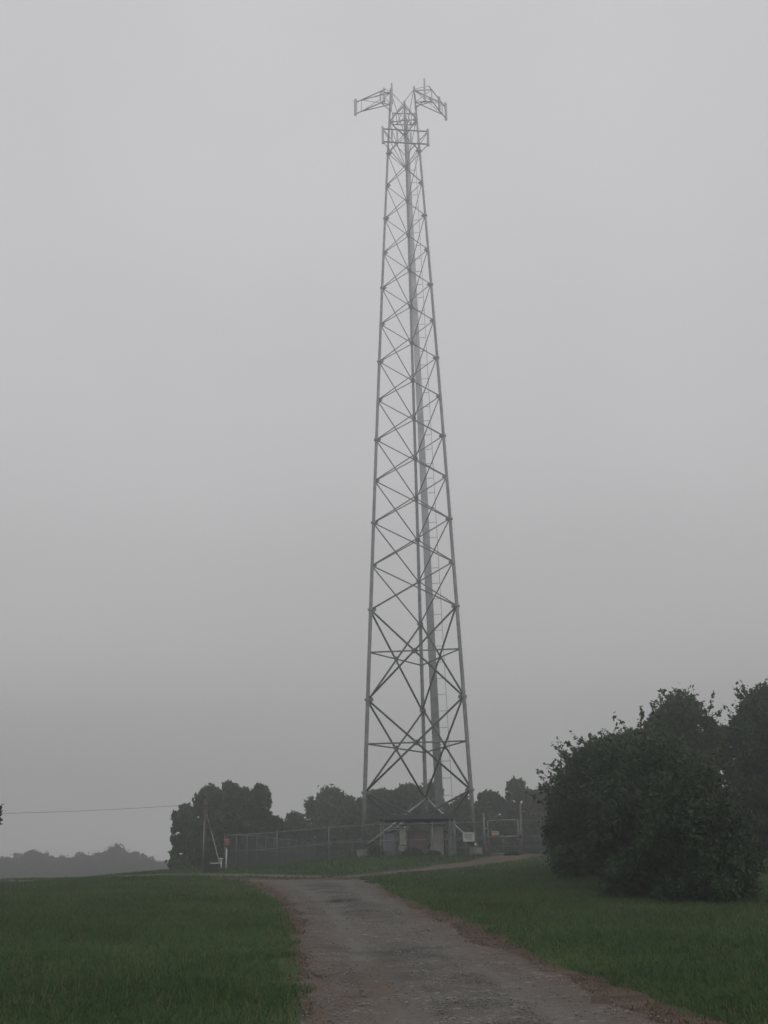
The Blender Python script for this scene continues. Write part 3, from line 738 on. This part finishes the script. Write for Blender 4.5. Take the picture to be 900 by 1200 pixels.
# ------------------------------------------------------------------ utility pole, wire, marker, pad box
Yp = 68.0
pb = gpt(239, Yp); pt = at(239.5, 937, Yp)
pole = empty('utility_pole', (pb.x, pb.y, pb.z), 'thin dark utility pole with a guy wire against the left clump of trees', 'utility pole')
mb = MB(); mb.tube([(pb.x, pb.y, pb.z - .5), (pb.x, pb.y, pt.z)], [.13, .09], 12); mb.build('pole', WOOD, pole, True)
mb = MB(); mb.tube([(pb.x - .02, pb.y - .14, pb.z + .1), (pb.x - .02, pb.y - .12, pb.z + 2.6)], .035, 8); mb.build('riser_conduit', GALV, pole, True)
ge_ = gpt(259.5, Yp - .3); top = Vector((pb.x, pb.y, pt.z - .55))
mb = MB(); mb.tube([top, ge_], .012, 6); mb.build('guy_wire', GALV_L, pole)
gd = (top - ge_); mb = MB(); mb.tube([ge_ + gd * .04, ge_ + gd * .62], .03, 8); mb.build('guy_guard', GALV_L, pole)
mb = MB(); mb.tube([(pb.x, pb.y - .1, pt.z - .25), (pb.x - .02, pb.y - .24, pt.z - .25)], [.05, .04], 8); mb.build('insulator', INSUL, pole)
wa = Vector((pb.x - .02, pb.y - .26, pt.z - .25)); wb = at(-260, 953, 58)
pts = []
for q in range(25):
    t = q / 24; p = wa.lerp(wb, t); p.z -= 4 * t * (1 - t) * .28; pts.append(p)
mb = MB(); mb.tube(pts, .009, 6); tag(mb.build('power_line', DARK, origin=wa, smooth=True), 'thin overhead power line running left from the utility pole', 'wire')

mk = gpt(265.3, 62.5); mt_ = at(265.2, 993, 62.5).z; mr = at(265.2, 983, 62.5).z
mp = empty('marker_post', tuple(mk), 'slim white marker post with a red round top at the fence corner', 'marker')
mb = MB(); mb.tube([(mk.x, mk.y, mk.z - .2), (mk.x, mk.y, mt_)], .042, 10); mb.build('post', WHITEP, mp, True)
rr_ = (mr - mt_) / 2; mb = MB()
prof = [(0, .6), (.12, .9), (.3, 1.), (.7, 1.), (.88, .9), (1, .6)]
mb.tube([(mk.x, mk.y, mt_ + (mr - mt_) * a1) for a1, _ in prof], [rr_ * .68 * b1 for _, b1 in prof], 14); mb.build('reflector_head', REDM, mp, True)
bx = gpt(248, 56.0)
box_ = empty('pad_box', tuple(bx), 'low dark green utility box with a pale lid edge, left of the marker post', 'utility box')
zb = at(248, 1012.2, 56.0).z; mb = MB(); mb.box((bx.x, bx.y + .25, (bx.z + zb) / 2 - .03), (.74, .55, max(.2, zb - bx.z))); mb.build('body', GREENBOX, box_)
mb = MB(); mb.box((bx.x + .17, bx.y + .22, zb + .025), (.42, .5, .05)); mb.build('lid', SIGNW, box_)
mb = MB(); mb.box((bx.x, bx.y - .035, (bx.z + zb) / 2), (.5, .02, .2)); mb.build('door', GREENBOX, box_)
sp_ = gpt(259.5, 64.0); st = at(259.5, 1007, 64).z
mb = MB(); mb.tube([(sp_.x, sp_.y, sp_.z - .1), (sp_.x, sp_.y, st)], .05, 8); mb.box((sp_.x, sp_.y, st + .03), (.2, .16, .07)); tag(mb.build('stub_post', WHITEP, origin=sp_), 'short pale stub post with a flat cap beside the guy wire foot', 'post')

# ------------------------------------------------------------------ trees
def lumps_tree(px, top, hw, Y, seed, squash=1., base_frac=.18, nl=None, ragged=1.):
    """lumps of a crown: a domed, uneven shell of leaf masses round a looser core"""
    rg_ = random.Random(seed); tp = at(px, top, Y); gg = gz(tp.x, Y); H = tp.z - gg
    R = hw / F * Y * .99; out = []; nl = int((nl or 34) * 2)
    hb = H * base_frac; rise = min(R * 1.25, (H - hb) * .62)          # height of the domed top
    lean = [rg_.uniform(-.12, .12) for _ in range(2)]; ph = [rg_.uniform(0, 6.28) for _ in range(3)]
    for q in range(nl):
        shell = rg_.random() < .78; f = (rg_.random() + q) / nl
        zt = hb + (H - hb) * (1 - (1 - f) ** 1.25)                      # more lumps towards the top
        if zt > H - rise: pr = math.sqrt(max(0, 1 - ((zt - (H - rise)) / rise) ** 2))
        else: pr = 1 - .16 * (H - rise - zt) / max(H - rise, .1)
        a_ = rg_.uniform(0, 6.283); pr *= 1 + .13 * math.sin(2 * a_ + ph[0]) + .10 * math.sin(3 * a_ + zt * 1.6 / max(R, .1) + ph[1])
        lr = R * rg_.uniform(.13, .30) * ragged * (1 if shell else 1.6)
        rr = max(0, R * pr - lr * .75) * (1 if shell else rg_.random() * .75)
        zz = min(zt, H - lr * .75) + rg_.uniform(-.2, .12) * lr
        out.append((tp.x + rr * math.cos(a_) + lean[0] * (zt / H) * R, Y + rr * math.sin(a_) * .9, gg + zz, lr, lr * rg_.uniform(.75, 1.15)))
    if base_frac < .1:
        for q in range(9):                                              # low skirt of branches and brush
            a_ = q * .7; lr = R * rg_.uniform(.36, .5); out.append((tp.x + R * .62 * math.cos(a_), Y + R * .5 * math.sin(a_), gg + H * rg_.uniform(.06, .36), lr, lr))
    for q in range(3):                                                  # leading tops of unequal height
        lr = R * rg_.uniform(.16, .26); a_ = rg_.uniform(0, 6.283); rr = R * rg_.uniform(0, .38)
        out.append((tp.x + rr * math.cos(a_), Y + rr * math.sin(a_), gg + H - lr * (1 + .9 * q), lr, lr * 1.1))
    return out, (tp.x, Y, gg), H, R
def tree(name, label, cat, px, top, hw, Y, seed, n=12000, ls=.16, m=LEAF_A, group=None, trunk_r=.16, base_frac=.18, nl=34, twiggy=.0, fill=.5, ragged=1.):
    lumps, base, H, R = lumps_tree(px, top, hw, Y, seed, base_frac=base_frac, nl=nl, ragged=ragged)
    return tree_from(name, label, cat, lumps, base, H, R, seed, n, ls, m, group, trunk_r, twiggy, fill)
def tree_from(name, label, cat, lumps, base, H, R, seed, n, ls, m, group, trunk_r, twiggy=0., fill=.5):
    rg_ = np.random.default_rng(seed); Lm = np.array(lumps); vol = Lm[:, 3] ** 2; pick = rg_.choice(len(Lm), n, p=vol / vol.sum())
    d = rg_.normal(size=(n, 3)); d /= np.linalg.norm(d, axis=1)[:, None]; rr = rg_.random(n) ** fill * (1 + rg_.exponential(.13 if ls > .15 else .065, n))
    # small bumps on each lump so that its edge is uneven
    bump = 1 + .16 * np.sin(d[:, 0] * 7 + pick) * np.sin(d[:, 1] * 6 + pick * 2.1) + .12 * np.sin(d[:, 2] * 11 + pick * 1.7)
    C = Lm[pick]; P = C[:, :3] + d * rr[:, None] * bump[:, None] * np.c_[C[:, 3], C[:, 3], C[:, 4]]
    root = empty(name, base, label, cat, group)
    b = np.array(base); extra = []
    mb = MB(); B = Vector(base); hgt = H * .62
    rnd = random.Random(seed + 5)
    tp = B + Vector((rnd.uniform(-.3, .3), rnd.uniform(-.3, .3), hgt)); mid_ = B.lerp(tp, .45) + Vector((rnd.uniform(-.15, .15), 0, 0))
    mb.tube([B - Vector((0, 0, .2)), B + Vector((0, 0, .25)), mid_, tp], [trunk_r * 1.35, trunk_r, trunk_r * .75, trunk_r * .25], 9)
    tr = mb.build('trunk', BARK, root, True)
    idx = sorted(range(len(lumps)), key=lambda q: -lumps[q][3])[:9]
    for q in idx:
        c = Vector(lumps[q][:3]); t = rnd.uniform(.35, .8); s = B.lerp(tp, t); mb = MB(); k = s.lerp(c, .5) + Vector((0, 0, .15 * (c - s).length))
        mb.tube([s, k, c], [trunk_r * .42, trunk_r * .26, trunk_r * .08], 6); mb.build('limb', BARK, root, True)
    if twiggy:
        tw = MB(); nt = int(twiggy)
        outer = [l for l in lumps if l[2] > base[2] + H * .45]
        for q in range(nt):
            l = rnd.choice(outer); th = rnd.uniform(0, 6.283); el = rnd.uniform(.2, 1.3)
            dr = Vector((math.cos(th) * math.cos(el), math.sin(th) * math.cos(el), math.sin(el))); s = Vector(l[:3]) + dr * l[3] * .6
            Lg = rnd.uniform(.35, 1.0); e = s + dr * (l[3] * .4 + Lg) + Vector((0, 0, rnd.uniform(-.1, .25))); kk = s.lerp(e, .5) + Vector((0, 0, .08))
            tw.tube([s, kk, e], [.014, .009, .004], 4, cap=False)
            for w in range(int(Lg * 22)):
                t = .35 + .65 * rnd.random(); p = s.lerp(e, t) + Vector((rnd.gauss(0, .055), rnd.gauss(0, .055), rnd.gauss(0, .055))); extra.append(tuple(p))
        tw.build('twigs', TWIG, root)['kind'] = 'stuff'
    if extra: P = np.vstack([P, np.array(extra)])
    me = leaf_mesh('crown', P - b, ls, rg_); link_mesh('crown', me, m, root)
    return root

G1 = 'trees in the clump left of the fence'
tree('broadleaf_tree', 'low broad tree at the far left end of the left clump', 'tree', 219, 946, 16, 92, 11, 9000, .22, group=G1, base_frac=.02)
tree('broadleaf_tree', 'rounded tree with a sloping left shoulder, just behind the utility pole', 'tree', 247, 924, 25, 94, 12, 13000, .22, group=G1, base_frac=.03)
tree('broadleaf_tree', 'tallest tree in the middle of the left clump', 'tree', 270, 919, 18, 97, 13, 12000, .22, group=G1, base_frac=.03)
tree('broadleaf_tree', 'tree with a lower top between the two tall ones of the left clump', 'tree', 288, 927, 15, 93, 14, 10000, .22, group=G1, base_frac=.03)
tree('broadleaf_tree', 'narrow upright tree at the right end of the left clump', 'tree', 303, 921, 14, 95, 15, 10000, .22, group=G1, base_frac=.03)
tree('broadleaf_tree', 'small low tree filling the gap right of the left clump', 'tree', 320, 958, 14, 98, 16, 7000, .22, group=G1, base_frac=.03)
G2 = 'trees behind the fenced compound'
spec = [(346, 955, 18, 'low tree left of the round one behind the back fence', 0), (388, 927, 32, 'wide round tree behind the fence left of the tower', 1), (428, 936, 18, 'tree partly hidden behind the left tower leg', 0),
        (450, 927, 24, 'tree seen between the left and middle tower legs', 0), (478, 921, 20, 'taller tree directly behind the middle tower leg', 1), (508, 923, 20, 'tree behind the feed line ladder of the tower', 0),
        (541, 938, 20, 'lower tree behind the right tower leg', 0), (573, 929, 17, 'tree with a notched top right of the tower', 1), (606, 916, 17, 'narrow taller tree behind the gate', 0), (636, 927, 22, 'tree behind the fence just left of the hedge', 1), (664, 925, 24, 'tree mostly hidden behind the left end of the hedge', 0)]
for q, (px, tp_, hw, lab, k) in enumerate(spec):
    tree('broadleaf_tree', lab, 'tree', px, tp_, hw + 2, 112 + (q * 7) % 9, 40 + q, 11000 if hw < 28 else 17000, .24, LEAF_A if not k else LEAF_D if q == 9 else LEAF_A, G2, base_frac=.02)
for q, (px, hw, lab) in enumerate([(585, 26, 'low brushy tree behind the gate, below the tree tops'), (412, 24, 'low brushy tree between the wide round tree and the left tower leg'), (545, 24, 'low brushy tree below the right tower leg'), (650, 26, 'low brushy tree at the foot of the trees beside the hedge')]):
    tree('brushy_tree', lab, 'tree', px, 958, hw, 104 + q, 30 + q, 9000, .22, LEAF_A, G2, base_frac=.02)
G3 = 'tall trees behind the hedge on the right'
tree('broadleaf_tree', 'large round topped tree rising behind the hedge', 'tree', 796, 822, 50, 50, 61, 44000, .09, LEAF_A, G3, .2, .1, nl=34, twiggy=30, ragged=1.25)
tree('broadleaf_tree', 'tallest tree at the right edge of the picture', 'tree', 888, 813, 46, 47, 62, 44000, .09, LEAF_A, G3, .22, .12, nl=34, twiggy=30, ragged=1.25)
tree('broadleaf_tree', 'smaller tree between the hedge and the large round topped tree', 'tree', 745, 856, 36, 52, 63, 22000, .11, LEAF_A, G3, .16, .05, nl=44)
tree('broadleaf_tree', 'lower dark tree filling the gap below the right hand crowns', 'tree', 845, 853, 26, 54, 64, 22000, .12, LEAF_A, G3, .16, .02, nl=44)
tree('broadleaf_tree', 'tree standing beyond the right edge with its side just in view', 'tree', 950, 830, 45, 44, 65, 22000, .12, LEAF_A, G3, .2, .05, nl=44)
# hedge: a row of tall shrubs running away from the camera
G4 = 'dark shrubs of the hedge right of the drive'
def shrub(x, y, H, R, seed, label, n, twiggy, ls, m=LEAF_B):
    rnd = random.Random(seed); gg = gz(x, y); L_ = []
    for q in range(46):
        t = rnd.random(); zz = gg + .15 + (H - .5) * t; pr = math.sqrt(max(.05, 1 - max(0, (t - .35) / .72) ** 2)); lr = rnd.uniform(.24, .7); a_ = rnd.uniform(0, 6.283); rr = max(0, R * pr - lr * .6) * math.sqrt(rnd.random())
        L_.append((x + rr * math.cos(a_), y + rr * math.sin(a_), max(zz, gg + lr * .5), lr, lr * .85))
    return tree_from('hedge_shrub', label, 'shrub', L_, (x, y, gg), H, R, seed, n, ls, m, G4, .07, twiggy, .6)
shrub(7.25, 27.2, 3.1, 1.35, 71, 'nearest shrub of the hedge, low at its right hand end', 24000, 10, .055)
shrub(7.1, 29.8, 3.9, 1.65, 72, 'second shrub of the hedge, darkest and broad', 32000, 34, .06)
shrub(7.3, 33.5, 4.4, 1.9, 73, 'tall middle shrub of the hedge', 32000, 34, .065)
shrub(7.2, 38.2, 4.65, 1.85, 74, 'tall shrub of the hedge with loose twigs on its crown', 30000, 60, .07)
shrub(7.65, 43.0, 4.5, 2.0, 75, 'shrub near the far end of the hedge with sprays reaching left', 28000, 95, .075)
shrub(8.6, 48.5, 4.6, 2.3, 76, 'farthest shrub of the hedge, toward the fence', 26000, 60, .08)
# the tree whose twig tips just enter at the left edge
lr_ = []
c0 = at(-4, 951, 30)
rnd = random.Random(4)
lr_.append((c0.x - .02, c0.y, c0.z, .24, .32))
for q in range(26):
    lr_.append((c0.x - 2.6 + rnd.uniform(-2.0, 1.7), c0.y + rnd.uniform(-1.5, 1.5), c0.z + rnd.uniform(-.4, 2.2) * (1), rnd.uniform(.4, .75), rnd.uniform(.35, .6)))
lr_ = [l for l in lr_ if (abs(l[2] - c0.z) < .01 and l[0] > c0.x - .1) or l[0] + l[3] * 1.7 < c0.x - .2]
tree_from('broadleaf_tree', 'leafy branch tips entering at the left edge of the picture', 'tree', lr_, (c0.x - 2.8, 30, gz(c0.x - 2.8, 30)), c0.z + 2.2 - gz(c0.x - 2.8, 30), 2.0, 91, 16000, .07, LEAF_A, None, .14)
# far wood on the left
G5 = 'trees of the far wood'
labs = ['leftmost tree of the far misty wood', 'rounded tree standing a little higher in the far wood', 'broad low tree in the far wood', 'tree at the middle dip of the far wood', 'wide tree left of the highest crowns of the far wood',
        'highest crown of the far misty wood', 'tree just right of the highest crown of the far wood', 'tree where the far wood slopes down to the right', 'last low tree of the far wood beside the near clump']
fs = [(2, 1003, 24), (42, 994, 16), (72, 1001, 20), (96, 998, 17), (116, 996, 16), (134, 990, 18), (152, 996, 16), (172, 1002, 17), (194, 1008, 16)]
for q, ((px, tp_, hw), lb_) in enumerate(zip(fs, labs)):
    tree('distant_tree', lb_, 'tree', px, tp_ + 5, hw + 4, 330 + (q * 37) % 25, 120 + q, 12000, .5, LEAF_C, G5, .2, .0, nl=40)
for q, (px, tp_, hw) in enumerate([(22, 1000, 22), (58, 1004, 20), (86, 1004, 18), (106, 1002, 18), (144, 1000, 18), (163, 1004, 18), (184, 1008, 18), (-24, 1004, 24), (208, 1010, 18)]):
    tree('distant_tree', 'one of the hazy crowns filling the back of the far wood', 'tree', px, tp_ + 4, hw + 4, 368 + (q * 31) % 25, 150 + q, 9000, .6, LEAF_C, G5 + ' at the back', .2, .0, nl=36)

# ------------------------------------------------------------------ haze
hm = bpy.data.materials.new('haze_air'); hm.use_nodes = True; N = hm.node_tree.nodes; N.remove(N['Principled BSDF'])
pv = N.new('ShaderNodeVolumePrincipled'); pv.inputs['Density'].default_value = HAZE_DENSITY; pv.inputs['Color'].default_value = (.97, .975, .97, 1); pv.inputs['Anisotropy'].default_value = .7
hm.node_tree.links.new(pv.outputs[0], N['Material Output'].inputs['Volume'])
top_z = H0 + 9 * SEC + 3
zmin = float(g(0, -120)) - 1.2
mb = MB(); mb.box((0, 155, (top_z + zmin) / 2), (880, 570, top_z - zmin))
hz = mb.build('haze', hm); tag(hz, kind='stuff')
hz['label'] = 'grey morning fog filling the air around the tower and trees'; hz['category'] = 'fog'
